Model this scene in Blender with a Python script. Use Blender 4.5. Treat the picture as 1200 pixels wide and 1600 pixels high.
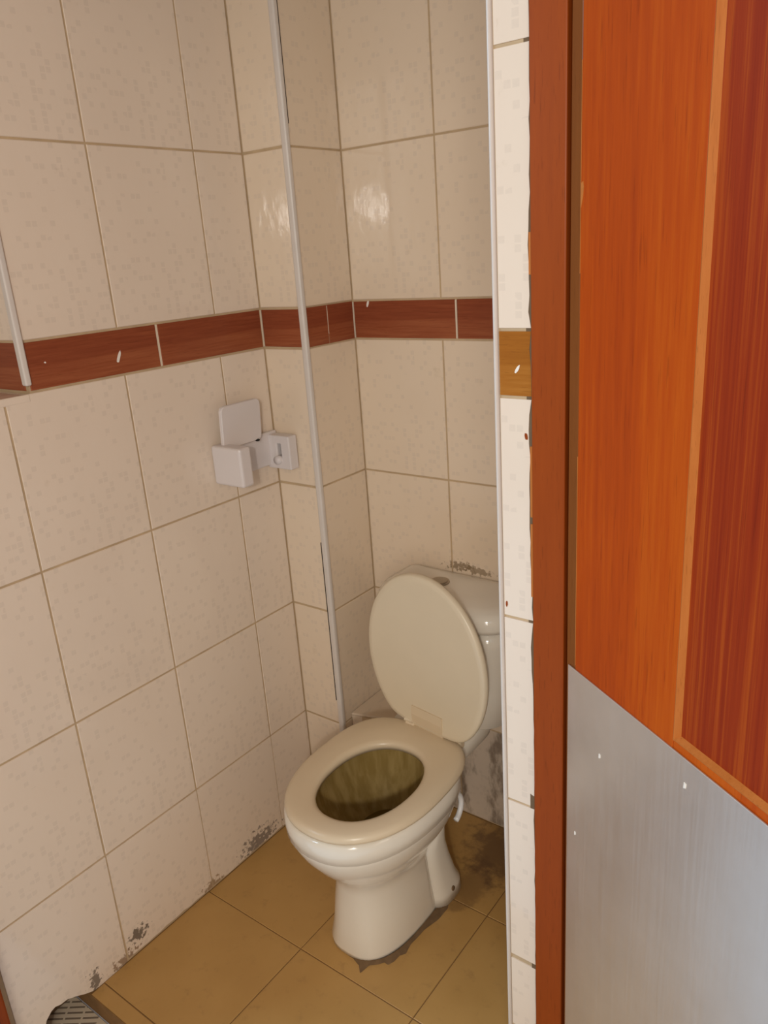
import bpy, bmesh, math, random
from mathutils import Vector, Matrix
random.seed(7)
scene = bpy.context.scene
for o in list(bpy.data.objects): bpy.data.objects.remove(o)
COL = scene.collection
PI = math.pi

# ------------------------------------------------------------------ camera
YAW, PITCH, ROLL, FPX = 0.6583, -0.3232, -0.0708, 1219.9
CAM = Vector((1.3289, -1.3089, 1.4613))
fw = Vector((-math.sin(YAW)*math.cos(PITCH), math.cos(YAW)*math.cos(PITCH), math.sin(PITCH)))
r0 = fw.cross(Vector((0, 0, 1))).normalized(); u0 = r0.cross(fw)
r1 = r0*math.cos(ROLL)+u0*math.sin(ROLL); u1 = -r0*math.sin(ROLL)+u0*math.cos(ROLL)
cd = bpy.data.cameras.new('camera'); cam = bpy.data.objects.new('camera', cd); COL.objects.link(cam)
cd.sensor_fit = 'HORIZONTAL'; cd.sensor_width = 36; cd.lens = 36*FPX/1200; cd.clip_start = 0.01
cam.matrix_world = Matrix(((r1.x, u1.x, -fw.x, CAM.x), (r1.y, u1.y, -fw.y, CAM.y), (r1.z, u1.z, -fw.z, CAM.z), (0, 0, 0, 1)))
scene.camera = cam

# ------------------------------------------------------------------ light
w = bpy.data.worlds.new('world'); scene.world = w; w.use_nodes = True
w.node_tree.nodes['Background'].inputs[0].default_value = (1.0, 0.84, 0.66, 1)
w.node_tree.nodes['Background'].inputs[1].default_value = 0.46
def area(name, loc, target, sx, sy, power, color):
    l = bpy.data.lights.new(name, 'AREA'); l.shape = 'RECTANGLE'; l.size = sx; l.size_y = sy
    l.energy = power; l.color = color
    o = bpy.data.objects.new(name, l); COL.objects.link(o); o.location = loc
    o.rotation_euler = (Vector(target)-Vector(loc)).to_track_quat('-Z', 'Y').to_euler()
    return o
area('window_light', (2.62, -3.45, 2.05), (0.3, 0, 1.2), 0.75, 1.5, 32, (1, 0.91, 0.80))
area('highlight_helper', (1.69, -2.01, 1.685), (0.3, 0, 1.45), 0.05, 0.105, 12, (1, 0.95, 0.88))  # added light for the corner highlight, no known lamp stands here
area('veranda_light', (-1.2, -2.3, 2.2), (0.30, -1.0, 0.0), 0.7, 0.7, 52, (0.52, 0.76, 1.0))
vs = scene.view_settings
vs.view_transform = 'Standard'; vs.look = 'None'; vs.gamma = 1; vs.exposure = -0.05; vs.use_curve_mapping = False

# ------------------------------------------------------------------ dimensions (metres)
X1, YB, YP, XR = 0.131, 0.1762, -0.3852, 0.8179
W, H = 0.2489, 0.325
J1 = 0.2898; J2 = J1+H; J3 = J1+2*H; J4 = J1+3*H; BT = J4+0.0879; J5 = BT+H; J6 = J5+H; ZC = 2.42
C1 = -0.1359; C2 = C1-W; C3 = C1-2*W; C4 = -0.885
NY = -0.583                      # far edge of the niche in the left wall
FX = [0.0, 0.304, 0.607, 0.8179]
FY = [YB, -0.0975, -0.399, -0.698, -0.733]

# ------------------------------------------------------------------ materials
def mat(name):
    m = bpy.data.materials.new(name); m.use_nodes = True
    nt = m.node_tree; return m, nt, nt.nodes['Principled BSDF']
class N:
    """tiny node helper"""
    def __init__(s, nt): s.nt = nt
    def n(s, t, **kw):
        x = s.nt.nodes.new(t)
        for k, v in kw.items(): setattr(x, k, v)
        return x
    def link(s, a, b): s.nt.links.new(a, b)
    def put(s, inp, v):
        if hasattr(v, 'is_linked') or isinstance(v, bpy.types.NodeSocket): s.link(v, inp)
        else: inp.default_value = v
    def math(s, op, a, b=0.0, c=0.0, clamp=False):
        x = s.n('ShaderNodeMath', operation=op, use_clamp=clamp); s.put(x.inputs[0], a); s.put(x.inputs[1], b); s.put(x.inputs[2], c); return x.outputs[0]
    def noise(s, vec, scale, detail=3, rough=0.5):
        x = s.n('ShaderNodeTexNoise'); s.link(vec, x.inputs['Vector']); x.inputs['Scale'].default_value = scale
        x.inputs['Detail'].default_value = detail; x.inputs['Roughness'].default_value = rough; return x.outputs['Fac']
    def mapv(s, vec, scale=(1, 1, 1), loc=(0, 0, 0)):
        x = s.n('ShaderNodeMapping'); s.link(vec, x.inputs[0]); x.inputs['Scale'].default_value = scale; x.inputs['Location'].default_value = loc; return x.outputs[0]
    def ramp(s, fac, stops):
        x = s.n('ShaderNodeValToRGB'); s.link(fac, x.inputs[0]); e = x.color_ramp.elements
        e[0].position, e[0].color = stops[0][0], (*stops[0][1], 1); e[1].position, e[1].color = stops[-1][0], (*stops[-1][1], 1)
        for p, c in stops[1:-1]:
            q = e.new(p); q.color = (*c, 1)
        return x.outputs[0]
    def mix(s, fac, a, b):
        x = s.n('ShaderNodeMix', data_type='RGBA'); s.put(x.inputs[0], fac)
        for i, v in ((6, a), (7, b)):
            if isinstance(v, tuple): x.inputs[i].default_value = (*v, 1)
            else: s.link(v, x.inputs[i])
        return x.outputs[2]
    def bump(s, height, strength, dist=0.001):
        x = s.n('ShaderNodeBump'); s.link(height, x.inputs['Height']); x.inputs['Strength'].default_value = strength; x.inputs['Distance'].default_value = dist; return x.outputs[0]
    def ss(s, v, a, b):
        x = s.n('ShaderNodeMapRange', interpolation_type='SMOOTHSTEP'); s.put(x.inputs[0], v); x.inputs[1].default_value = a; x.inputs[2].default_value = b; return x.outputs[0]

def simple(name, col, rough=0.4, metal=0.0, var=0.12, scale=30, bump=0.0, spec=0.5, coat=0.0):
    m, nt, b = mat(name); k = N(nt); tc = k.n('ShaderNodeTexCoord').outputs['Object']
    f = k.noise(tc, scale, 4)
    c = k.mix(f, tuple(x*(1-var) for x in col), tuple(min(1, x*(1+var)) for x in col))
    k.link(c, b.inputs['Base Color']); b.inputs['Roughness'].default_value = rough; b.inputs['Metallic'].default_value = metal
    b.inputs['Specular IOR Level'].default_value = spec; b.inputs['Coat Weight'].default_value = coat
    if bump: k.link(k.bump(f, bump), b.inputs['Normal'])
    return m

def wall_tile_material(name, dirty=0.0, ca=(0.745, 0.62, 0.50), cb=(0.80, 0.68, 0.56)):
    m, nt, b = mat(name); k = N(nt)
    tco = k.n('ShaderNodeTexCoord').outputs['Object']
    pos = k.n('ShaderNodeNewGeometry').outputs['Position']
    sep = k.n('ShaderNodeSeparateXYZ'); k.link(tco, sep.inputs[0])
    g = 0.0115
    u = k.math('DIVIDE', sep.outputs[0], g); v = k.math('DIVIDE', sep.outputs[2], g)
    fu, fv = k.math('FLOOR', u), k.math('FLOOR', v)
    comb = k.n('ShaderNodeCombineXYZ'); k.link(fu, comb.inputs[0]); k.link(fv, comb.inputs[1])
    wn = k.n('ShaderNodeTexWhiteNoise', noise_dimensions='2D'); k.link(comb.outputs[0], wn.inputs['Vector'])
    # printed square inside its cell
    du = k.math('ABSOLUTE', k.math('SUBTRACT', k.math('FRACT', u), 0.5)); dv = k.math('ABSOLUTE', k.math('SUBTRACT', k.math('FRACT', v), 0.5))
    inside = k.math('MULTIPLY', k.math('LESS_THAN', du, 0.40), k.math('LESS_THAN', dv, 0.40))
    dens = k.noise(tco, 7, 2)
    thr = k.math('SUBTRACT', 1.14, k.math('MULTIPLY', dens, 0.62))
    sq = k.math('MULTIPLY', inside, k.math('GREATER_THAN', wn.outputs['Value'], thr))
    soft = k.noise(tco, 300, 2)
    sq = k.math('MULTIPLY', sq, k.math('ADD', 0.55, k.math('MULTIPLY', soft, 0.5)))
    base = k.mix(k.noise(pos, 4, 4), ca, cb)
    c = k.mix(k.math('MULTIPLY', sq, 0.34), base, (0.60, 0.50, 0.41))
    grime = k.noise(pos, 26, 6, 0.62)
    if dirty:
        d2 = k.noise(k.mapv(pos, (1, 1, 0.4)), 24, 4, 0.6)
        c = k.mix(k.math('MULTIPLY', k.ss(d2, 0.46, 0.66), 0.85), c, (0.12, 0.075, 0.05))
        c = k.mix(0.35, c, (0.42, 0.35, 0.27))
    else:
        c = k.mix(k.math('MULTIPLY', k.ss(grime, 0.62, 0.8), 0.25), c, (0.42, 0.30, 0.18))
        stn = k.noise(pos, 95, 5, 0.6)
        # shaped stains: (centre, radius, strength, colour)
        for ctr, rad, st, col in STAINS:
            dv_ = k.n('ShaderNodeVectorMath', operation='SUBTRACT'); k.link(pos, dv_.inputs[0]); dv_.inputs[1].default_value = ctr
            sc_ = k.n('ShaderNodeVectorMath', operation='DIVIDE'); k.link(dv_.outputs[0], sc_.inputs[0]); sc_.inputs[1].default_value = rad
            ln = k.n('ShaderNodeVectorMath', operation='LENGTH'); k.link(sc_.outputs[0], ln.inputs[0])
            dd = k.math('ADD', ln.outputs['Value'], k.math('MULTIPLY', k.math('SUBTRACT', stn, 0.5), 5.0))
            c = k.mix(k.math('MULTIPLY', k.ss(dd, 1.1, 0.6), st), c, col)
    k.link(c, b.inputs['Base Color'])
    b.inputs['Roughness'].default_value = 0.16
    rn = k.math('ADD', 0.04, k.math('MULTIPLY', k.noise(pos, 18, 4), 0.07)); k.link(rn, b.inputs['Roughness'])
    hgt = k.math('ADD', k.noise(k.mapv(pos, (1, 1, 0.5)), 38, 2), k.math('MULTIPLY', k.noise(pos, 240, 2), 0.12))
    k.link(k.bump(hgt, 0.10, 0.004), b.inputs['Normal'])
    return m
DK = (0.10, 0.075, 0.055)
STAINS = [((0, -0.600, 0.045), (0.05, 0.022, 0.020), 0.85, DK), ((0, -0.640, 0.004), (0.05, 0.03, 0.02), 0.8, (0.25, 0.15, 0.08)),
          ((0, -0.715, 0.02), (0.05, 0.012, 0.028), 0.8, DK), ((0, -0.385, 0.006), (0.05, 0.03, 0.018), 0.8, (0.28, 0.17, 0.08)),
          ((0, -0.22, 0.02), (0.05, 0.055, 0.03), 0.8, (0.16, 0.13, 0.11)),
          ((0.40, YB, 0.728), (0.03, 0.02, 0.012), 0.8, (0.22, 0.15, 0.08)), ((0.45, YB, 0.722), (0.035, 0.02, 0.01), 0.7, (0.22, 0.15, 0.08))]
M = {}
M['tile'] = wall_tile_material('wall_tile_glaze')
M['warm_bounce'] = wall_tile_material('warm_bounce_glaze', 0.0, (0.745, 0.605, 0.455), (0.80, 0.665, 0.515))  # same wall tile, the alcove's warm bounce light put into its colour
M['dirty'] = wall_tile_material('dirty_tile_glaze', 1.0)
M['grout'] = simple('wall_grout', (0.50, 0.365, 0.22), 0.9, var=0.3, scale=18, bump=0.4)
M['plaster'] = simple('plaster', (0.62, 0.55, 0.46), 0.85, var=0.08, scale=6)
M['mortar'] = simple('mortar', (0.16, 0.095, 0.045), 0.95, var=0.45, scale=60, bump=0.8)
M['trim'] = simple('white_plastic_trim', (0.66, 0.60, 0.545), 0.35, var=0.06, scale=20)
M['ceil'] = simple('ceiling_paint', (0.72, 0.68, 0.62), 0.9, var=0.04, scale=5)
M['white'] = simple('chip_white', (0.82, 0.76, 0.68), 0.7, var=0.05)
M['plastic'] = simple('white_plastic', (0.70, 0.64, 0.62), 0.38, var=0.03, scale=10)
M['black'] = simple('dark_hole', (0.015, 0.012, 0.01), 0.8, var=0.1)
M['ceramic'] = simple('toilet_ceramic', (0.80, 0.745, 0.645), 0.11, var=0.03, scale=9, coat=0.3)
M['seat'] = simple('seat_plastic', (0.70, 0.575, 0.405), 0.3, var=0.03, scale=14)
M['lid'] = simple('lid_plastic', (0.73, 0.635, 0.475), 0.32, var=0.03, scale=14)
M['chrome'] = simple('dull_chrome', (0.42, 0.36, 0.28), 0.3, metal=0.6, var=0.1)
M['hose'] = simple('hose_white', (0.80, 0.80, 0.80), 0.3, var=0.03)
M['water'] = simple('stained_water', (0.16, 0.10, 0.025), 0.05, var=0.1)
M['gap'] = simple('crack_dark', (0.05, 0.035, 0.025), 0.9, var=0.2)

def stained_bowl():
    m, nt, b = mat('stained_bowl'); k = N(nt); tc = k.n('ShaderNodeTexCoord').outputs['Object']
    streak = k.noise(k.mapv(tc, (1, 1, 0.08)), 60, 4)
    c = k.mix(k.ss(streak, 0.35, 0.7), (0.33, 0.225, 0.07), (0.46, 0.33, 0.125))
    k.link(c, b.inputs['Base Color']); b.inputs['Roughness'].default_value = 0.25
    return m
M['bowl_in'] = stained_bowl()

def floor_tile_material():
    m, nt, b = mat('floor_tile_ochre'); k = N(nt)
    pos = k.n('ShaderNodeNewGeometry').outputs['Position']
    c = k.mix(k.noise(pos, 9, 5), (0.42, 0.235, 0.068), (0.53, 0.315, 0.105))
    c = k.mix(k.math('MULTIPLY', k.ss(k.noise(pos, 30, 6, 0.6), 0.55, 0.8), 0.35), c, (0.17, 0.09, 0.035))
    for ctr, rad, st in (((0.56, 0.11, 0), (0.13, 0.13, 1), 0.7), ((0.53, -0.04, 0), (0.05, 0.10, 1), 0.45)):       # dried dirt plus shade painted in behind the toilet
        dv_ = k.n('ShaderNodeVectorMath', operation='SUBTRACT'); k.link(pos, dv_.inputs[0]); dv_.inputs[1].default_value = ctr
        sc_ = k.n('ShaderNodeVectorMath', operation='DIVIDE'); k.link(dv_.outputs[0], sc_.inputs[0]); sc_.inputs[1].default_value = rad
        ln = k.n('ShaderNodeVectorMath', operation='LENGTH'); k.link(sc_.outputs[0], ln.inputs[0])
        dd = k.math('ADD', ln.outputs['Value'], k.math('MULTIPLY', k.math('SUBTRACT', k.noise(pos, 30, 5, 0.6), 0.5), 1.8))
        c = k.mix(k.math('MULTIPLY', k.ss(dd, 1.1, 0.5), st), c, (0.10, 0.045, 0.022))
    k.link(c, b.inputs['Base Color'])
    k.link(k.math('ADD', 0.3, k.math('MULTIPLY', k.noise(pos, 22, 4), 0.25)), b.inputs['Roughness'])
    k.link(k.bump(k.noise(pos, 120, 3), 0.08), b.inputs['Normal'])
    return m
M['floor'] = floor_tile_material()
M['floor_grout'] = simple('floor_grout', (0.22, 0.115, 0.038), 0.95, var=0.3, scale=40)

def wood(name, stops, grain=(60, 60, 1.6), rough=0.42, spec=0.12, stripe=0.0, axis=None, coat=0.03):
    m, nt, b = mat(name); k = N(nt); tc = k.n('ShaderNodeTexCoord').outputs['Object']
    v = k.mapv(tc, grain)
    big = k.noise(k.mapv(tc, tuple(g*0.22 for g in grain)), 1.0, 3)
    fine = k.noise(v, 4.0, 5, 0.6)
    f = k.math('ADD', k.math('MULTIPLY', big, 0.62), k.math('MULTIPLY', fine, 0.38))
    c = k.ramp(f, stops)
    pores = k.ss(k.noise(k.mapv(tc, (grain[0]*9, grain[1]*9, grain[2]*9)), 1.6, 2), 0.60, 0.72)
    dk = tuple(x*0.55 for x in stops[0][1])
    c = k.mix(k.math('MULTIPLY', pores, 0.35), c, dk)
    k.link(c, b.inputs['Base Color']); b.inputs['Roughness'].default_value = rough
    b.inputs['Specular IOR Level'].default_value = spec; b.inputs['Coat Weight'].default_value = coat; b.inputs['Coat Roughness'].default_value = 0.25
    k.link(k.bump(f, 0.12), b.inputs['Normal'])
    return m
M['stile'] = wood('stained_stile', [(0.36, (0.33, 0.040, 0.003)), (0.5, (0.42, 0.060, 0.003)), (0.64, (0.50, 0.095, 0.005))], (26, 26, 1.2))
M['panel'] = wood('stained_panel', [(0.36, (0.19, 0.014, 0.004)), (0.5, (0.27, 0.030, 0.005)), (0.62, (0.42, 0.080, 0.008))], (55, 55, 0.7))
M['bevel'] = wood('worn_moulding', [(0.3, (0.42, 0.125, 0.022)), (0.7, (0.56, 0.20, 0.05))], (40, 40, 4))
M['frame'] = wood('frame_paint', [(0.3, (0.23, 0.042, 0.006)), (0.7, (0.31, 0.060, 0.007))], (30, 30, 2), rough=0.45)
M['lipping'] = wood('edge_lipping', [(0.3, (0.17, 0.05, 0.010)), (0.7, (0.23, 0.07, 0.014))], (30, 30, 2), rough=0.4)
M['band'] = wood('band_tile_wood', [(0.35, (0.20, 0.045, 0.020)), (0.5, (0.27, 0.07, 0.030)), (0.66, (0.37, 0.12, 0.05))], (2.0, 30, 42), rough=0.2)
M['band_pier'] = wood('band_tile_wood_lit', [(0.35, (0.26, 0.085, 0.012)), (0.5, (0.33, 0.115, 0.016)), (0.66, (0.41, 0.165, 0.03))], (3.0, 30, 42), rough=0.25)  # same band tile, the lit tone of the wall end painted in

def brushed():
    m, nt, b = mat('brushed_steel'); k = N(nt); tc = k.n('ShaderNodeTexCoord').outputs['Object']
    f = k.noise(k.mapv(tc, (260, 260, 6)), 1, 4); s = k.noise(tc, 14, 4)
    c = k.mix(s, (0.68, 0.645, 0.60), (0.80, 0.78, 0.75))
    scr = k.ss(k.noise(k.mapv(tc, (60, 60, 22)), 1.5, 3), 0.70, 0.76)
    c = k.mix(k.math('MULTIPLY', scr, 0.5), c, (0.75, 0.72, 0.66))
    k.link(c, b.inputs['Base Color']); b.inputs['Metallic'].default_value = 0.85
    k.link(k.math('ADD', 0.26, k.math('MULTIPLY', f, 0.14)), b.inputs['Roughness'])
    k.link(k.bump(f, 0.08), b.inputs['Normal'])
    return m
M['steel'] = brushed()

# ------------------------------------------------------------------ helpers
def finish(name, bm, m, parent=None, smooth=False, mats=None):
    me = bpy.data.meshes.new(name); bmesh.ops.recalc_face_normals(bm, faces=bm.faces[:]); bm.to_mesh(me); bm.free()
    for x in (mats or [m]): me.materials.append(x)
    if smooth:
        for p in me.polygons: p.use_smooth = True
    o = bpy.data.objects.new(name, me); COL.objects.link(o)
    if parent: o.parent = parent
    return o
def tag(o, label, cat, kind=None, group=None):
    o['label'] = label; o['category'] = cat
    if kind: o['kind'] = kind
    if group: o['group'] = group
    return o
def box(bm, x0, x1, y0, y1, z0, z1, bev=0.0, seg=2):
    r = bmesh.ops.create_cube(bm, size=1)
    vs_ = r['verts']
    for v in vs_:
        v.co = Vector((x0 if v.co.x < 0 else x1, y0 if v.co.y < 0 else y1, z0 if v.co.z < 0 else z1))
    if bev:
        es = list({e for v in vs_ for e in v.link_edges})
        bmesh.ops.bevel(bm, geom=es, offset=bev, segments=seg, affect='EDGES', profile=0.5)
def obox(name, m, parent, *a, bev=0.0, seg=2, smooth=False):
    bm = bmesh.new(); box(bm, *a, bev=bev, seg=seg); return finish(name, bm, m, parent, smooth)
def tube(bm, pts, rad, n=12, closed=False):
    rings = []
    for i, p in enumerate(pts):
        a = Vector(pts[max(i-1, 0)]); b = Vector(pts[min(i+1, len(pts)-1)]); t = (b-a).normalized()
        s = t.cross(Vector((0.3, 0.2, 0.93))).normalized(); q = t.cross(s)
        rings.append([bm.verts.new(Vector(p)+(s*math.cos(2*PI*j/n)+q*math.sin(2*PI*j/n))*rad) for j in range(n)])
    for A, B in zip(rings, rings[1:]):
        for j in range(n): bm.faces.new((A[j], A[(j+1) % n], B[(j+1) % n], B[j]))
    bm.faces.new(rings[0]); bm.faces.new(rings[-1])
def loft(bm, rings, cap0=True, cap1=True, mi=0):
    R = [[bm.verts.new(p) for p in r] for r in rings]
    n = len(R[0])
    for A, B in zip(R, R[1:]):
        for j in range(n):
            f = bm.faces.new((A[j], A[(j+1) % n], B[(j+1) % n], B[j])); f.material_index = mi
    if cap0: bm.faces.new(R[0]).material_index = mi
    if cap1: bm.faces.new(R[-1]).material_index = mi
    return R
def poly_prism(bm, pts, t0, t1, bev=0.0):
    """outline in local X/Z, extruded along local Y from t0 to t1"""
    n = len(pts)
    cx = sum(p[0] for p in pts)/n; cz = sum(p[1] for p in pts)/n
    A = [bm.verts.new((x, t0, z)) for x, z in pts]; B = [bm.verts.new((x, t1-bev, z)) for x, z in pts]
    def ins(x, z):
        d = math.hypot(x-cx, z-cz) or 1
        return x+(cx-x)/d*bev*1.3, z+(cz-z)/d*bev*1.3
    Cc = [bm.verts.new((ins(x, z)[0], t1, ins(x, z)[1])) for x, z in pts] if bev else B
    for j in range(n):
        k = (j+1) % n
        bm.faces.new((A[j], A[k], B[k], B[j]))
        if bev: bm.faces.new((B[j], B[k], Cc[k], Cc[j]))
    bm.faces.new(A); bm.faces.new(Cc)

TILE_CACHE = {}
TH = 0.0018                      # how far tiles stand proud of the grout
def tile_matrix(center, nrm, jitter=True):
    n = Vector(nrm).normalized(); ux = n.cross(Vector((0, 0, 1)))
    if abs(n.z) > 0.9: ux = Vector((1, 0, 0)); uz = ux.cross(n)
    else: uz = Vector((0, 0, 1))
    mt = Matrix((ux, n, uz)).transposed().to_4x4()
    if jitter:
        mt = mt @ Matrix.Rotation(random.uniform(-1, 1)*0.0016, 4, 'X') @ Matrix.Rotation(random.uniform(-1, 1)*0.0016, 4, 'Z')
    mt.translation = Vector(center)
    return mt
def tile(parent, center, nrm, w_, h_, m='tile', name='tile', joint=0.0040):
    """rectangular tile: center lies on the grout plane, w_ x h_ is the grid cell"""
    key = (round(w_, 4), round(h_, 4), m, joint, name)
    if key not in TILE_CACHE:
        bm = bmesh.new(); a, b = (w_-joint)/2, (h_-joint)/2
        poly_prism(bm, [(-a, -b), (a, -b), (a, b), (-a, b)], -0.004, TH, 0.0011)
        bmesh.ops.recalc_face_normals(bm, faces=bm.faces[:])
        me = bpy.data.meshes.new(name); bm.to_mesh(me); bm.free(); me.materials.append(M[m]); TILE_CACHE[key] = me
    o = bpy.data.objects.new(name, TILE_CACHE[key]); COL.objects.link(o); o.matrix_world = tile_matrix(center, nrm)
    if parent: o.parent = parent
    return o
def jag(a, b, n, amp):
    return [(a[0]+(b[0]-a[0])*i/n+random.uniform(-amp, amp), a[1]+(b[1]-a[1])*i/n+random.uniform(-amp, amp)) for i in range(1, n)]
def cut_tile(parent, center, nrm, pts, m='tile', name='tile'):
    bm = bmesh.new(); poly_prism(bm, pts, -0.004, TH, 0.0)
    o = finish(name, bm, M[m], parent); o.matrix_world = tile_matrix(center, nrm); return o

ROWS = [(0, J1), (J1, J2), (J2, J3), (J3, J4), (J4, BT), (BT, J5), (J5, J6), (J6, ZC)]
def is_band(r): return r[0] == J4

# ------------------------------------------------------------------ left wall
g = -TH                           # grout plane offset so that glazed faces sit on the measured planes
wl = obox('wall_left', M['grout'], None, -0.16, g, NY, YB+0.1, -0.06, ZC)
tag(wl, 'cream tiled wall on the left with a brown wood-look band', 'wall', 'structure')
wl2 = obox('wall_body', M['grout'], wl, -0.16, g, C4-0.03, NY, 0.055, J4-0.012)
obox('wall_foot', M['grout'], wl, -0.16, g, -0.712, NY, -0.06, 0.055)
obox('cavity_wall', M['mortar'], wl, -0.16, -0.07, C4-0.03, NY, -0.06, 0.055)
obox('niche_back', M['plaster'], wl, -0.16, -0.145, C4-0.03, NY, J4-0.012, ZC)
cols = [(0.0, C1), (C1, C2), (C2, C3), (C3, C4)]
for r in ROWS:
    hz = r[1]-r[0]; zc = (r[0]+r[1])/2
    if is_band(r):
        for a, b in [(0.0, -0.294), (-0.294, NY)]:
            tile(wl, (g, (a+b)/2, zc), (1, 0, 0), a-b, hz, 'band', 'band_tile', 0.005)
        continue
    for a, b in cols:
        if r[0] >= J4-1e-6:
            if b < NY: b = NY
            if a <= NY: continue
        if r[0] == 0:
            # bottom row was cut by hand: ragged lower edge; local x runs towards -Y
            wv = a-b; A = wv/2-0.0016; B = hz/2-0.0016
            if b == C4:
                def L(y, z): return ((a+b)/2-y, z-zc)
                pts = [(-A, B), (A, B), L(b+0.002, -0.055)] + [L(-0.85, -0.045), L(-0.836, 0.005), L(-0.829, 0.024), L(-0.816, 0.036), L(-0.806, 0.039), L(-0.795, 0.034), L(-0.78, 0.033), L(-0.76, 0.022), L(-0.742, 0.010), L(-0.727, 0.002)] + [L(-0.71, -0.004), L(-0.67, -0.003), L(C3-0.004, 0.001)]
                cut_tile(wl, (g, (a+b)/2, zc), (1, 0, 0), pts)
            else:
                pts = [(-A, B), (A, B)] + [(A, -B+0.004)] + jag((A, -B+0.003), (-A, -B+0.003), 14, 0.0028) + [(-A, -B+0.004)]
                cut_tile(wl, (g, (a+b)/2, zc), (1, 0, 0), pts)
        else:
            tile(wl, (g, (a+b)/2, zc), (1, 0, 0), a-b, hz)
# niche: side face towards the door, sill, white edge trim
for r in ROWS:
    if r[0] < J4-1e-6: continue
    zc = (r[0]+r[1])/2
    tile(wl, (-0.078, NY+0.0, zc), (0, -1, 0), 0.135, r[1]-r[0], 'band' if is_band(r) else 'tile', 'band_tile' if is_band(r) else 'tile')
bm = bmesh.new(); box(bm, -0.146, 0.001, C4+0.002, NY-0.003, J4-0.016, J4-0.002, 0.002)
finish('niche_sill', bm, M['tile'], wl)
bm = bmesh.new(); box(bm, -0.010, 0.005, NY-0.008, NY+0.004, J4+0.012, ZC, 0.0035, 3)
finish('edge_trim', bm, M['trim'], wl)
# white chips in the band
def chip(parent, loc, nrm, L_, w_, ang, m='white'):
    bm = bmesh.new(); pts = []
    for i in range(10):
        t = 2*PI*i/10; x = L_/2*math.cos(t)*random.uniform(.85, 1.1); z = w_/2*math.sin(t)*random.uniform(.8, 1.15)
        pts.append((x*math.cos(ang)-z*math.sin(ang), x*math.sin(ang)+z*math.cos(ang)))
    poly_prism(bm, pts, -0.0004, 0.0004)
    o = finish('chip', bm, M[m], parent); o.matrix_world = tile_matrix(loc, nrm, False); return o
chip(wl, (0.0002, -0.392, 1.300), (1, 0, 0), 0.024, 0.007, -1.15)
chip(wl, (0.0002, -0.545, 1.312), (1, 0, 0), 0.004, 0.003, 0.2)

# ------------------------------------------------------------------ boxed pipe chase in the corner
wc = obox('wall_corner', M['grout'], None, -0.02, X1+g, -g, YB+0.1, -0.02, ZC)
tag(wc, 'narrow tiled boxed-in corner with a white plastic edge strip', 'wall', 'structure')
for r in ROWS:
    hz = r[1]-r[0]; zc = (r[0]+r[1])/2; bd = is_band(r)
    tile(wc, ((X1)/2, -g, zc), (0, -1, 0), X1, hz, 'band' if bd else 'warm_bounce', 'band_tile' if bd else 'tile', 0.0055)
    if bd:
        tile(wc, (X1+g, 0.041, zc), (1, 0, 0), 0.082, hz, 'band', 'band_tile', 0.0022)
        tile(wc, (X1+g, 0.129, zc), (1, 0, 0), 0.094, hz, 'band', 'band_tile', 0.0022)
    else:
        tile(wc, (X1+g, YB/2, zc), (1, 0, 0), YB, hz, 'warm_bounce')
bm = bmesh.new(); box(bm, X1-0.012, X1+0.0045, -0.0045, 0.010, 0.255, ZC, 0.005, 3)
finish('edge_trim', bm, M['trim'], wc)
obox('dark_crack', M['gap'], wc, X1-0.0142, X1-0.0131, -0.0020, 0.002, 0.36, 0.80)  # thin dark strips along the edge trim
obox('dark_crack', M['gap'], wc, X1-0.0005, X1+0.0021, 0.0105, 0.0116, 1.72, 2.05)

# ------------------------------------------------------------------ back wall
wb = obox('wall_back', M['grout'], None, -0.02, 1.05, YB-g, YB+0.12, -0.06, ZC)
tag(wb, 'cream tiled back wall behind the toilet with a brown band', 'wall', 'structure')
bc = [(X1, 0.3775), (0.3775, 0.6264), (0.6264, XR)]
for r in ROWS:
    hz = r[1]-r[0]; zc = (r[0]+r[1])/2
    if is_band(r):
        for a, b in [(X1, 0.4155), (0.4155, 0.70), (0.70, XR)]:
            tile(wb, ((a+b)/2, YB-g, zc), (0, -1, 0), b-a, hz, 'band', 'band_tile', 0.0045)
        continue
    for a, b in bc:
        tile(wb, ((a+b)/2, YB-g, zc), (0, -1, 0), b-a, hz, 'dirty' if r[0] == 0 else 'warm_bounce')
chip(wb, (0.176, YB-0.0002, 1.345), (0, -1, 0), 0.016, 0.006, 1.9)

# pale filler in the upright joints of the brown band
M['filler'] = simple('pale_filler', (0.70, 0.58, 0.44), 0.8, var=0.1)
ZA, ZD = J4+0.003, BT-0.003
obox('joint_filler', M['filler'], wl, g-.002, g+.0012, -0.2964, -0.2916, ZA, ZD)
obox('joint_filler', M['filler'], wc, g, 0.0028, 0.0, -0.0005, ZA, ZD)
obox('joint_filler', M['filler'], wc, X1+g-.001, X1+g+.0012, 0.0815, 0.0829, ZA+.02, ZD)
obox('joint_filler', M['filler'], wb, 0.4136, 0.4176, YB-.0006, YB+.002, ZA, ZD)
obox('joint_filler', M['filler'], wb, X1-.001, X1+.0024, YB-.0008, YB+.002, ZA, ZD)

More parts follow.
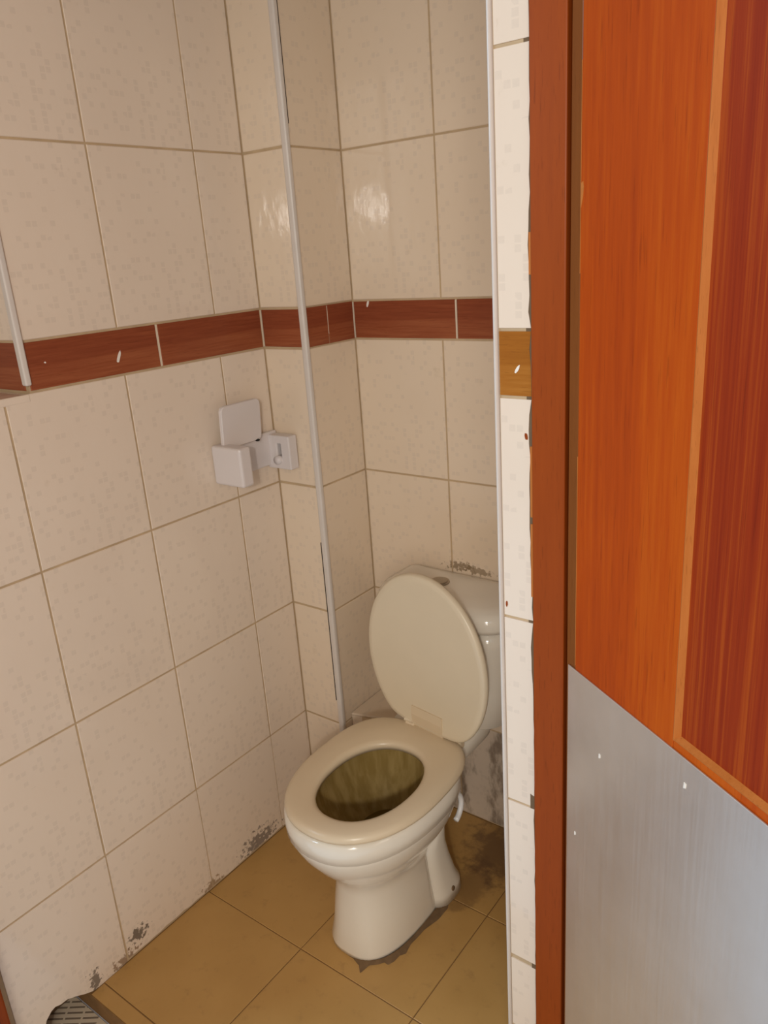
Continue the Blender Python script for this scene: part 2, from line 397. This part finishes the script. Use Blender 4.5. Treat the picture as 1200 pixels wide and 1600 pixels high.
# ------------------------------------------------------------------ right wall (its end faces the camera)
wr = obox('wall_right', M['grout'], None, XR-g, 1.75, YP-g, YB+0.12, -0.06, ZC)
tag(wr, 'end of the tiled right wall beside the door frame', 'wall', 'structure')
PROWS = [(0, 0.125), (0.125, J1-0.006)] + ROWS[1:]
PX0, PX1 = XR+0.0065, 0.8718
for i, r in enumerate(PROWS):
    hz = r[1]-r[0]; zc = (r[0]+r[1])/2; wv = PX1-PX0; A = wv/2-0.0008; B = hz/2-0.0022
    bd = is_band(r)
    # local x runs towards -X on this face, so the ragged frame side is at -A
    n = max(3, int(hz/0.02)); dep = random.uniform(0.0005, 0.0035); pts = [(A, B), (-A, B)]
    for x_, z_ in jag((-A, B), (-A, -B), n, 0.0004):
        dep = min(0.0042, max(0.0, dep+random.uniform(-.0014, .0014))); pts.append((x_+dep, z_))
    pts += [(-A, -B), (A, -B)]
    cut_tile(wr, ((PX0+PX1)/2, YP-g, zc), (0, -1, 0), pts, 'band_pier' if bd else 'tile', 'band_tile' if bd else 'tile')
    yc_ = [(YB, YB-W), (YB-W, YB-2*W), (YB-2*W, YP+0.004)]
    for a, b in yc_:
        tile(wr, (XR-g, (a+b)/2, zc), (-1, 0, 0), a-b, hz, 'band' if bd else 'tile', 'band_tile' if bd else 'tile')
bm = bmesh.new(); box(bm, XR-0.0012, XR+0.0058, YP-0.0035, YP+0.012, -0.04, ZC, 0.004, 3)
finish('edge_trim', bm, M['trim'], wr)
chip(wr, (0.851, YP-0.0003, 1.302), (0, -1, 0), 0.013, 0.004, -1.0)
chip(wr, (0.8630, YP-0.0003, 1.213), (0, -1, 0), 0.010, 0.005, 1.4, 'frame')
chip(wr, (0.829, YP-0.0003, 0.960), (0, -1, 0), 0.010, 0.003, 1.57, 'frame')
for z0, z1 in [(0.98, 1.09), (1.10, 1.2), (1.42, 1.47)]:
    obox('paint_smear', M['bevel'], wr, 0.8690, 0.8785, YP-0.0012, YP+.001, z0, z1)
obox('mortar_strip', simple('grey_mortar', (0.15, 0.095, 0.05), 0.9, var=0.3), wr, 0.8640, 0.879, YP+0.0002, YP+0.002, -0.04, ZC)

# ------------------------------------------------------------------ floor
fl = obox('floor', M['floor_grout'], None, -0.16, 1.75, FY[-1], YB+0.1, -0.07, -0.0012)
tag(fl, 'ochre brown tiled toilet floor', 'floor', 'structure')
for i in range(4):
    for j in range(len(FX)-1):
        a, b = FX[j], FX[j+1]; c, d = FY[i+1], FY[i]
        m = 'floor'
        # flat tile: local X -> world X, local normal -> +Z
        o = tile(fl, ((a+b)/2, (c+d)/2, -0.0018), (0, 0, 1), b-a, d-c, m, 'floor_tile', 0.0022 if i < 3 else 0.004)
for j, (a, b) in enumerate([(0.8179, 1.12), (1.12, 1.42), (1.42, 1.75)]):
    for c, d in [(FY[3], YP-0.002), (FY[4], FY[3])]:
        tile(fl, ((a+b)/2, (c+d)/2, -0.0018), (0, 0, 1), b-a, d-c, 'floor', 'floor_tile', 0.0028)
def lower_floor_material():
    m, nt, b = mat('striped_floor'); k = N(nt); pos = k.n('ShaderNodeNewGeometry').outputs['Position']
    sp = k.n('ShaderNodeSeparateXYZ'); k.link(pos, sp.inputs[0])
    # printed dashes, slanted across the tile
    t = k.math('ADD', k.math('MULTIPLY', sp.outputs[1], 0.86), k.math('MULTIPLY', sp.outputs[0], -0.62))
    s = k.math('FRACT', k.math('MULTIPLY', t, 72.0))
    q = k.math('ADD', k.math('MULTIPLY', sp.outputs[0], 0.8), k.math('MULTIPLY', sp.outputs[1], 0.6))
    dash = k.math('GREATER_THAN', k.math('FRACT', k.math('MULTIPLY', q, 26.0)), 0.12)
    ln = k.math('MULTIPLY', k.math('LESS_THAN', s, 0.34), dash)
    ln = k.math('MULTIPLY', ln, k.ss(sp.outputs[0], 0.035, 0.03))
    c = k.mix(k.math('MULTIPLY', ln, 0.8), k.mix(k.noise(pos, 12, 4), (0.60, 0.50, 0.37), (0.70, 0.60, 0.46)), (0.11, 0.075, 0.05))
    k.link(c, b.inputs['Base Color']); b.inputs['Roughness'].default_value = 0.45
    return m
lf = obox('floor_veranda', simple('daylight_tinted_floor', (0.60, 0.66, 0.76), 0.5, var=0.06, scale=8), None, -2.6, 4.5, -5.0, FY[-1], -0.10, -0.047)  # unseen floor coloured with cool daylight for the kick plate to reflect
tag(lf, 'floor outside below the threshold, bluish daylight put into its colour', 'floor', 'structure')
obox('printed_tile', lower_floor_material(), lf, -0.069, 0.12, -0.893, FY[-1]-.004, -0.06, -0.044)
# dirty mortar around the foot of the toilet
def ring_blob(name, outline_pts, parent, wmin, wmax, h):
    bm = bmesh.new(); n = len(outline_pts); R0, R1, R2 = [], [], []
    cxx = sum(p[0] for p in outline_pts)/n; cyy = sum(p[1] for p in outline_pts)/n
    for i, (x, y) in enumerate(outline_pts):
        dx, dy = x-cxx, y-cyy; L_ = math.hypot(dx, dy); dx, dy = dx/L_, dy/L_
        wd = wmin+(wmax-wmin)*max(0, math.sin(i*0.9)+0.7*math.sin(i*2.3+1)+random.uniform(-.5, .5))/1.7
        R0.append(bm.verts.new((x-dx*0.004, y-dy*0.004, h))); R1.append(bm.verts.new((x+dx*wd*0.5, y+dy*wd*0.5, h*0.6))); R2.append(bm.verts.new((x+dx*wd, y+dy*wd, -0.001)))
    for A, B in ((R0, R1), (R1, R2)):
        for i in range(n): bm.faces.new((A[i], A[(i+1) % n], B[(i+1) % n], B[i]))
    return finish(name, bm, M['mortar'], parent, True)

# ------------------------------------------------------------------ ledge behind the toilet
ld = obox('trim_1', M['grout'], None, X1+0.001, 0.30, 0.045, YB-0.003, 0, 0.30)
bm = bmesh.new()
pts = [(X1+0.002, 0.036), (0.30, 0.088), (0.30, YB-0.002), (X1+0.002, YB-0.002)]
loft(bm, [[(x, y, 0.30) for x, y in pts], [(x, y, 0.307) for x, y in pts]])
finish('tile', bm, M['warm_bounce'], ld)
tag(ld, 'low tiled ledge in the corner behind the toilet bowl', 'ledge', 'structure')
for a, b in [(X1+0.002, 0.215), (0.218, 0.30)]:
    bm = bmesh.new(); f = lambda x: 0.036+(x-X1)*0.31
    loft(bm, [[(a, f(a), z), (b, f(b), z), (b, f(b)+0.02, z), (a, f(a)+0.02, z)] for z in (0.001, 0.2985)])
    finish('tile', bm, M['warm_bounce'], ld)

# ------------------------------------------------------------------ toilet
XT = 0.424
TL = bpy.data.objects.new('toilet', None); COL.objects.link(TL); TL.location = (XT, -0.15, 0)
tag(TL, 'worn white ceramic toilet with raised lid and low cistern', 'toilet')
def egg(yc, bf, br, hw, n=2.4, z=0.0, N_=56, cx=0.0, nr=None):
    out = []
    for i in range(N_):
        t = 2*PI*i/N_; c, s = math.cos(t), math.sin(t)
        e = 2/(n if s < 0 else (nr or n))
        x = hw*math.copysign(abs(c)**e, c); y = yc+(br if s > 0 else bf)*math.copysign(abs(s)**e, s)
        out.append((XT+cx+x, y, z))
    return out
def put(o):
    # keep world position while parenting to the toilet's base
    o.parent = TL; o.matrix_parent_inverse = Matrix.Translation(-TL.location); return o
bm = bmesh.new()
rings = [egg(-0.165, .190, .062, .096, 2.8, 0.001, cx=-.020), egg(-0.165, .191, .062, .096, 2.8, 0.012, cx=-.020),
         egg(-0.17, .180, .048, .092, 2.6, 0.06, cx=-.017), egg(-0.175, .172, .036, .089, 2.5, 0.12, cx=-.014),
         egg(-0.18, .167, .032, .084, 2.45, 0.17, cx=-.009), egg(-0.188, .166, .05, .087, 2.35, 0.205, cx=-.003),
         egg(-0.197, .178, .085, .100, 2.3, 0.232), egg(-0.205, .202, .11, .124, 2.25, 0.268),
         egg(-0.21, .222, .14, .145, 2.25, 0.306), egg(-0.214, .233, .16, .155, 2.25, 0.338),
         egg(-0.214, .2345, .162, .157, 2.25, 0.347), egg(-0.214, .2345, .162, .157, 2.25, 0.3485), egg(-0.214, .2385, .165, .161, 2.25, 0.3505),
         egg(-0.214, .240, .165, .163, 2.25, 0.372), egg(-0.214, .239, .164, .162, 2.25, 0.390),
         egg(-0.214, .232, .160, .156, 2.25, 0.397), egg(-0.214, .19, .13, .118, 2.2, 0.397)]
loft(bm, rings, True, False, 0)
inner = [egg(-0.214, .19, .13, .118, 2.2, 0.397), egg(-0.214, .187, .126, .115, 2.2, 0.385), egg(-0.214, .20, .13, .125, 2.2, 0.365),
         egg(-0.21, .185, .12, .115, 2.2, 0.32), egg(-0.21, .15, .10, .095, 2.2, 0.27), egg(-0.20, .11, .07, .07, 2.1, 0.225), egg(-0.195, .08, .05, .05, 2, 0.20)]
loft(bm, inner, False, True, 1)
# rear deck that carries the cistern and the trap housing below it
deck = []
for z, hw, y0, y1 in [(0.315, .060, -.075, .05), (0.335, .085, -.07, .085), (0.352, .100, -.068, .12), (0.386, .106, -.068, .135), (0.395, .100, -.066, .130)]:
    deck.append(egg((y0+y1)/2, (y1-y0)/2, (y1-y0)/2, hw, 4.5, z))
loft(bm, deck)
trap = []
for z, hw, y0, y1 in [(0.001, .090, -.16, -.024), (0.03, .088, -.16, -.028), (0.055, .082, -.162, -.04), (0.12, .076, -.165, -.06), (0.16, .073, -.165, -.068), (0.195, .071, -.135, -.072), (0.23, .071, -.100, -.06), (0.27, .072, -.08, -.03), (0.325, .078, -.06, 0.03)]:
    trap.append(egg((y0+y1)/2, (y1-y0)/2, (y1-y0)/2, hw, 3.0, z, cx=0.004))
loft(bm, trap)
o = put(finish('bowl', bm, None, None, True, [M['ceramic'], M['bowl_in']]))
bm = bmesh.new(); loft(bm, [egg(-0.202, .113, .073, .074, 2.1, 0.229), egg(-0.202, .113, .073, .074, 2.1, 0.2295)]); put(finish('water', bm, M['water']))
# bolt hole in the foot
bm = bmesh.new(); bmesh.ops.create_cone(bm, cap_ends=True, segments=16, radius1=.0065, radius2=.005, depth=.004)
o = finish('bolt', bm, M['mortar']); o.matrix_world = Matrix.Translation((XT+.0925, -0.095, 0.030)) @ Matrix.Rotation(PI/2, 4, 'Y'); put(o)
bm = bmesh.new(); poly_prism(bm, [(-.0008, -.005), (.0010, -.004), (.0008, .005), (-.0004, .006)], -.0004, .0004)
o = finish('scratch', bm, M['gap']); o.matrix_world = Matrix.Translation((XT+.0675, -0.185, 0.062)) @ tile_matrix((0, 0, 0), (1, 0, 0), False); put(o)
# outlet pipe into the ledge and hose
bm = bmesh.new(); tube(bm, [(XT-.03, -0.045, 0.17), (XT-.05, 0.0, 0.18), (XT-.09, 0.06, 0.195), (XT-.13, 0.10, 0.19)], 0.045, 20); put(finish('outlet_pipe', bm, M['ceramic'], None, True))
bm = bmesh.new(); cpts = []
for i in range(15):
    t = math.radians(70-150*i/14); cpts.append((XT+.106+0.004*i/14, -0.103+0.034*math.cos(t), 0.268+0.034*math.sin(t)))
tube(bm, cpts, 0.0065, 12); put(finish('hose', bm, M['hose'], None, True))

# seat ring
def seat_rings(z0, z1):
    zc = z1
    of = lambda d, z: egg(-0.237, .216+d, .192+d, .160+d, 2.2, z, cx=.005, nr=3.0)
    inn = lambda d, z: egg(-0.263, .135+d, .125+d, .097+d, 2.15, z, cx=.014)
    return [of(-.006, z0), of(0, z0+.004), of(0.0005, z0+.010), of(-.004, z1-.003), of(-.011, z1), inn(.012, z1+.0005), inn(.004, z1-.002), inn(0, z1-.008), inn(.002, z0), of(-.006, z0)]
bm = bmesh.new(); R = seat_rings(0.401, 0.421); loft(bm, R, False, False); bmesh.ops.remove_doubles(bm, verts=bm.verts[:], dist=1e-5)
put(finish('seat', bm, M['seat'], None, True))
# hinge blocks and pins
for sx in (-1, 1):
    hx = .459+sx*.062
    bm = bmesh.new(); box(bm, hx-.013, hx+.013, -.066, -.046, .398, .426, .004)
    h = put(finish('hinge', bm, M['seat']))
    bm = bmesh.new(); tube(bm, [(hx-.018, -.056, .425), (hx+.018, -.056, .425)], .005, 10)
    p = finish('pin', bm, M['lid']); p.parent = h; p.matrix_parent_inverse = Matrix.Identity(4)
# lid leaning back on the cistern
LEAN = math.radians(0.8); LYAW = math.radians(-8); HY, HZ = -0.060, 0.421      # loose lid: turned a little on its hinges
LU = Vector((math.cos(LYAW), math.sin(LYAW), 0)); LN = Vector((math.sin(LYAW), -math.cos(LYAW), 0)); LUP = Vector((0, 0, 1))*math.cos(LEAN)-LN*math.sin(LEAN)
def lid_pt(x, l, t):          # l along the lid from the hinge, t out of its face towards the bowl
    return tuple(Vector((0.444, HY, HZ))+LU*x+LUP*l+LN*t)
def lid_ring(d, t):
    out = []
    for i in range(72):
        a = 2*PI*i/72; x = (.172+d)*math.cos(a); l = .170+(.209+d)*math.sin(a)
        l = .012*math.log(1+math.exp(min(40, (l+d*0.6)/.012)))-d*0.6
        out.append(lid_pt(x, l, t))
    return out
bm = bmesh.new(); loft(bm, [lid_ring(-.004, -.010), lid_ring(-.001, -.008), lid_ring(0, -.003), lid_ring(-.001, .004), lid_ring(-.005, .007), lid_ring(-.016, .0065), lid_ring(-.05, .005), lid_ring(-.11, .004)])
L_ = put(finish('seat_lid', bm, M['lid'], None, True))
bm = bmesh.new(); q = []
for l, t in ((-.012, -.006), (-.014, .004), (.03, .010), (.05, .008), (.05, -.004), (.02, -.008)): q.append((l, t))
loft(bm, [[lid_pt(x, l, t) for l, t in q] for x in (-.040, .050)])
t_ = finish('lid_tab', bm, M['seat']); t_.parent = L_

# cistern
def rrect(x0, x1, y0, y1, z, rf, rb, N_=10, bulge=0.0):
    pts = []
    def arc(cx, cy, r, a0, a1):
        for i in range(N_+1):
            a = a0+(a1-a0)*i/N_; pts.append((cx+r*math.cos(a), cy+r*math.sin(a), z))
    arc(x1-rb, y1-rb, rb, 0, PI/2); arc(x0+rb, y1-rb, rb, PI/2, PI)
    arc(x0+rf, y0+rf, rf, PI, 1.5*PI)
    for i in range(1, 8): 
        pts.append((x0+rf+(x1-x0-2*rf)*i/8, y0, z))
    arc(x1-rf, y0+rf, rf, 1.5*PI, 2*PI)
    cx = (x0+x1)/2; hw = (x1-x0)/2
    return [(x, y-(bulge*(1-((x-cx)/hw)**2) if y < (y0+y1)/2 else 0), zz) for x, y, zz in pts]
CX = XT+0.006
bm = bmesh.new()
loft(bm, [rrect(CX-.135, CX+.135, .030, .160, .398, .05, .015, bulge=.010), rrect(CX-.146, CX+.146, .020, .165, .408, .055, .015, bulge=.012), rrect(CX-.160, CX+.160, .014, .170, .50, .06, .012, bulge=.014),
          rrect(CX-.172, CX+.172, .008, .172, .62, .06, .012, bulge=.015), rrect(CX-.174, CX+.174, .008, .172, .660, .06, .012, bulge=.015)])
put(finish('cistern', bm, M['ceramic'], None, True))
bm = bmesh.new()
loft(bm, [rrect(CX-.172, CX+.172, .008, .172, .6605, .06, .012, bulge=.015), rrect(CX-.180, CX+.180, .002, .1745, .663, .065, .012, bulge=.016), rrect(CX-.182, CX+.182, .000, .175, .674, .066, .012, bulge=.016),
          rrect(CX-.180, CX+.180, .003, .175, .694, .066, .012, bulge=.016), rrect(CX-.172, CX+.172, .012, .173, .706, .062, .012, bulge=.015), rrect(CX-.155, CX+.155, .03, .168, .7115, .06, .012, bulge=.012), rrect(CX-.10, CX+.10, .06, .15, .714, .04, .012, bulge=.008)])
cl = put(finish('cistern_lid', bm, M['ceramic'], None, True))
bm = bmesh.new(); bmesh.ops.create_cone(bm, cap_ends=True, segments=32, radius1=.0205, radius2=.0190, depth=.007, matrix=Matrix.Translation((.392, .096, .7160)))
bm2 = bm; bt = finish('flush_button', bm, M['chrome']); bt.parent = cl
bm = bmesh.new(); bmesh.ops.create_cone(bm, cap_ends=True, segments=32, radius1=.0250, radius2=.0240, depth=.005, matrix=Matrix.Translation((.392, .096, .7145)))
bt = finish('button_collar', bm, M['chrome']); bt.parent = cl
mo = ring_blob('mortar_bead', [(x, y) for x, y, z in egg(-0.165, .186, .13, .084, 2.9, 0, cx=-.004)], fl, 0.005, 0.030, 0.006)

# ------------------------------------------------------------------ toilet roll holder
RH = bpy.data.objects.new('toilet_roll_holder', None); COL.objects.link(RH); RH.location = (0, -0.11, 0.99)
tag(RH, 'white plastic toilet roll holder with raised cover on the left wall', 'roll holder')
RI = Matrix.Translation((0, 0.11, -0.99))
def rp(o): o.parent = RH; o.matrix_parent_inverse = RI; return o
rp(obox('back_plate', M['plastic'], None, 0.001, 0.012, -0.195, -0.004, 0.992, 1.072, bev=.003))
rp(obox('arm', M['plastic'], None, 0.002, 0.094, -0.202, -0.168, 0.990, 1.078, bev=.006, seg=3, smooth=False))
# far arm: plate with a socket
bm = bmesh.new()
box(bm, 0.002, 0.036, -0.032, -0.004, 0.985, 1.066, .003); box(bm, 0.048, 0.076, -0.032, -0.004, 0.985, 1.066, .003)
box(bm, 0.030, 0.054, -0.032, -0.004, 1.046, 1.066, .003); box(bm, 0.030, 0.054, -0.032, -0.004, 0.985, 1.012, .003)
rp(finish('arm', bm, M['plastic']))
rp(obox('socket', M['black'], None, 0.034, 0.050, -0.018, -0.005, 1.01, 1.048))
bm = bmesh.new(); tube(bm, [(0.040, -0.042, 1.008), (0.040, -0.02, 1.008)], .010, 14); rp(finish('spindle_stub', bm, M['plastic'], None, True))
# raised cover, slightly tipped off the wall, rounded corners
bm = bmesh.new(); pts = []
for cx_, cz_, a0 in ((.047, .036, 0), (-.047, .036, PI/2), (-.047, -.036, PI), (.047, -.036, 1.5*PI)):
    for i in range(5): pts.append((cx_+.012*math.cos(a0+i*PI/8), cz_+.012*math.sin(a0+i*PI/8)))
poly_prism(bm, pts, -.004, .004, .0015)
o = finish('cover', bm, M['plastic']); o.matrix_world = Matrix.Translation((0.030, -0.129, 1.115)) @ Matrix.Rotation(math.radians(4), 4, 'Y') @ tile_matrix((0, 0, 0), (1, 0, 0), False); rp(o)
bm = bmesh.new(); tube(bm, [(0.024, -0.185, 1.072), (0.024, -0.075, 1.072)], .006, 10); rp(finish('hinge_rod', bm, M['plastic'], None, True))
bm = bmesh.new(); bmesh.ops.create_uvsphere(bm, u_segments=10, v_segments=6, radius=.006); bmesh.ops.scale(bm, vec=(1, 1, .5), verts=bm.verts[:])
o = finish('screw', bm, M['black']); o.matrix_world = Matrix.Translation((0.030, -0.085, 1.067)); rp(o)

# ------------------------------------------------------------------ door frame and door
fr = bpy.data.objects.new('trim_2', None); COL.objects.link(fr); fr.location = (0.90, -0.39, -0.045)
tag(fr, 'brown painted wooden door frame post beside the tiled wall end', 'door frame', 'structure')
FI = Matrix.Translation((-0.90, 0.39, 0.045))
def fp(o): o.parent = fr; o.matrix_parent_inverse = FI; return o
fp(obox('post', M['frame'], None, 0.8778, 0.9245, -0.400, YP+0.002, -0.045, ZC, bev=.002))
fp(obox('rebate', M['frame'], None, 0.9245, 0.965, -0.389, YP+0.002, -0.045, ZC, bev=.001))
lj = bpy.data.objects.new('trim_3', None); COL.objects.link(lj); lj.location = (0.0, -0.92, -0.045)
tag(lj, 'reddish brown door post standing against the left wall', 'door frame', 'structure')
LI = Matrix.Translation((0, 0.92, 0.045))
for nm, a in (('post', (-0.06, 0.030, -0.99, -0.900, -0.045, ZC)), ('stop', (-0.06, 0.042, -0.985, -0.925, -0.045, ZC))):
    o = obox(nm, M['frame'], None, *a, bev=.004); o.parent = lj; o.matrix_parent_inverse = LI

# leaf: local X from the hinge along the leaf, local Y = outward normal (towards the camera), Z up
ang = math.radians(-33.3)
DX = Vector((math.cos(ang), math.sin(ang), 0)); DN = Vector((math.sin(ang), -math.cos(ang), 0))
door = bpy.data.objects.new('door_1', None); COL.objects.link(door)
mw = Matrix((DX, -DN, Vector((0, 0, 1)))).transposed().to_4x4(); mw.translation = Vector((0.9295, -0.4000, -0.035)); door.matrix_world = mw
tag(door, 'orange stained wooden door standing open with a steel kick plate', 'door', 'structure')
ZB = 0.035
def dbox(name, m, x0, x1, y0, y1, z0, z1, bev=0.0, parent=None):      # y negative = towards camera
    o = obox(name, M[m], None, x0, x1, y0, y1, z0+ZB, z1+ZB, bev=bev); o.parent = parent or door; return o
ST = 0.229; LW = 0.76; PZ = 0.922; DT = 2.03
dbox('lipping', 'lipping', 0.0, 0.0215, 0.0, 0.040, -0.03, DT, .0015)
dbox('stile', 'stile', 0.0220, ST-.010, -0.0006, 0.040, -0.03, DT, .0008)
dbox('stile', 'stile', LW-ST+.010, LW, 0.0, 0.040, -0.03, DT, .001)
dbox('rail', 'stile', ST-.010, LW-ST+.010, 0.0, 0.040, -0.03, PZ-.012, .001)
dbox('rail', 'stile', ST-.010, LW-ST+.010, 0.0, 0.040, DT-.22, DT, .001)
dbox('panel', 'panel', ST-.014, LW-ST+.014, 0.006, 0.030, PZ-.014, DT-.21)
# mouldings round the panel (chamfered)
def moulding(pts3):
    bm = bmesh.new(); loft(bm, pts3); o = finish('moulding', bm, M['bevel']); o.parent = door
prof = [(0.0, -0.0006), (0.002, -0.0016), (0.006, 0.0062), (0.0, 0.0062)]
moulding([[(ST-.010+a, b, z+ZB) for a, b in prof] for z in (PZ-.012, DT-.22)])
moulding([[(LW-ST+.010-a, b, z+ZB) for a, b in prof] for z in (PZ-.012, DT-.22)])
moulding([[(x, b, PZ-.012+a+ZB) for a, b in prof] for x in (ST-.010, LW-ST+.010)])
kp = dbox('kick_plate', 'steel', 0.0075, LW-.008, -0.0030, -0.0007, 0.02, 0.900, .0008)
# worn pale line between lipping and stile, paint chip
dbox('worn_edge', 'bevel', 0.0213, 0.0222, -0.0008, 0.001, 0.905, 1.20)
dbox('worn_edge', 'bevel', 0.0213, 0.0222, -0.0008, 0.001, 1.42, 1.64)
bm = bmesh.new(); poly_prism(bm, [(0, -.016), (.004, -.004), (.006, .008), (.0045, .014), (0, .012)], -0.0008, .0003)
o = finish('chip', bm, M['bevel']); o.parent = door; o.location = (0.0222, -0.0006, 1.505+ZB)
def spk(x, z, s):
    bm = bmesh.new(); poly_prism(bm, [(-s*.4, -s), (s*.5, -s*.6), (s*.5, s*.8), (-s*.3, s)], -.0006, .0002)
    o = finish('chip', bm, M['white']); o.parent = door; o.location = (x, -0.0031, z+ZB)
spk(0.085, 0.80, .0035); spk(0.245, 0.866, .004); spk(0.03, .63, .003)
for z in (0.25, 1.0, 1.8):
    bm = bmesh.new(); tube(bm, [(0.0, 0.010, z-.04+ZB), (0.0, 0.010, z+.04+ZB)], .005, 10)
    o = finish('hinge', bm, M['lipping']); o.parent = door

# ------------------------------------------------------------------ the rest of the building around
wf = obox('wall_front', M['plaster'], None, -2.6, -0.06, -0.99, -0.90, -0.05, ZC)
tag(wf, 'plain plastered outer wall left of the doorway', 'wall', 'structure')
ce = obox('ceiling', M['ceil'], None, -2.6, 4.5, -1.35, YB+0.12, ZC, ZC+0.1)  # overhang outside is unseen, its edge shaped to control the skylight
tag(ce, 'plain pale ceiling above the toilet and veranda', 'ceiling', 'structure')
wo = obox('wall_outer', M['plaster'], None, 1.75, 4.5, -0.45, YB+0.12, -0.05, ZC)
tag(wo, 'plain plastered outer wall behind the open door', 'wall', 'structure')
wh = obox('wall_shade_lintel', M['plaster'], None, -0.06, 1.75, -0.99, -0.90, 2.06, ZC)  # added out of view to block high light from the upper walls
tag(wh, 'unseen lintel added above the doorway to shade the upper walls', 'wall', 'structure')
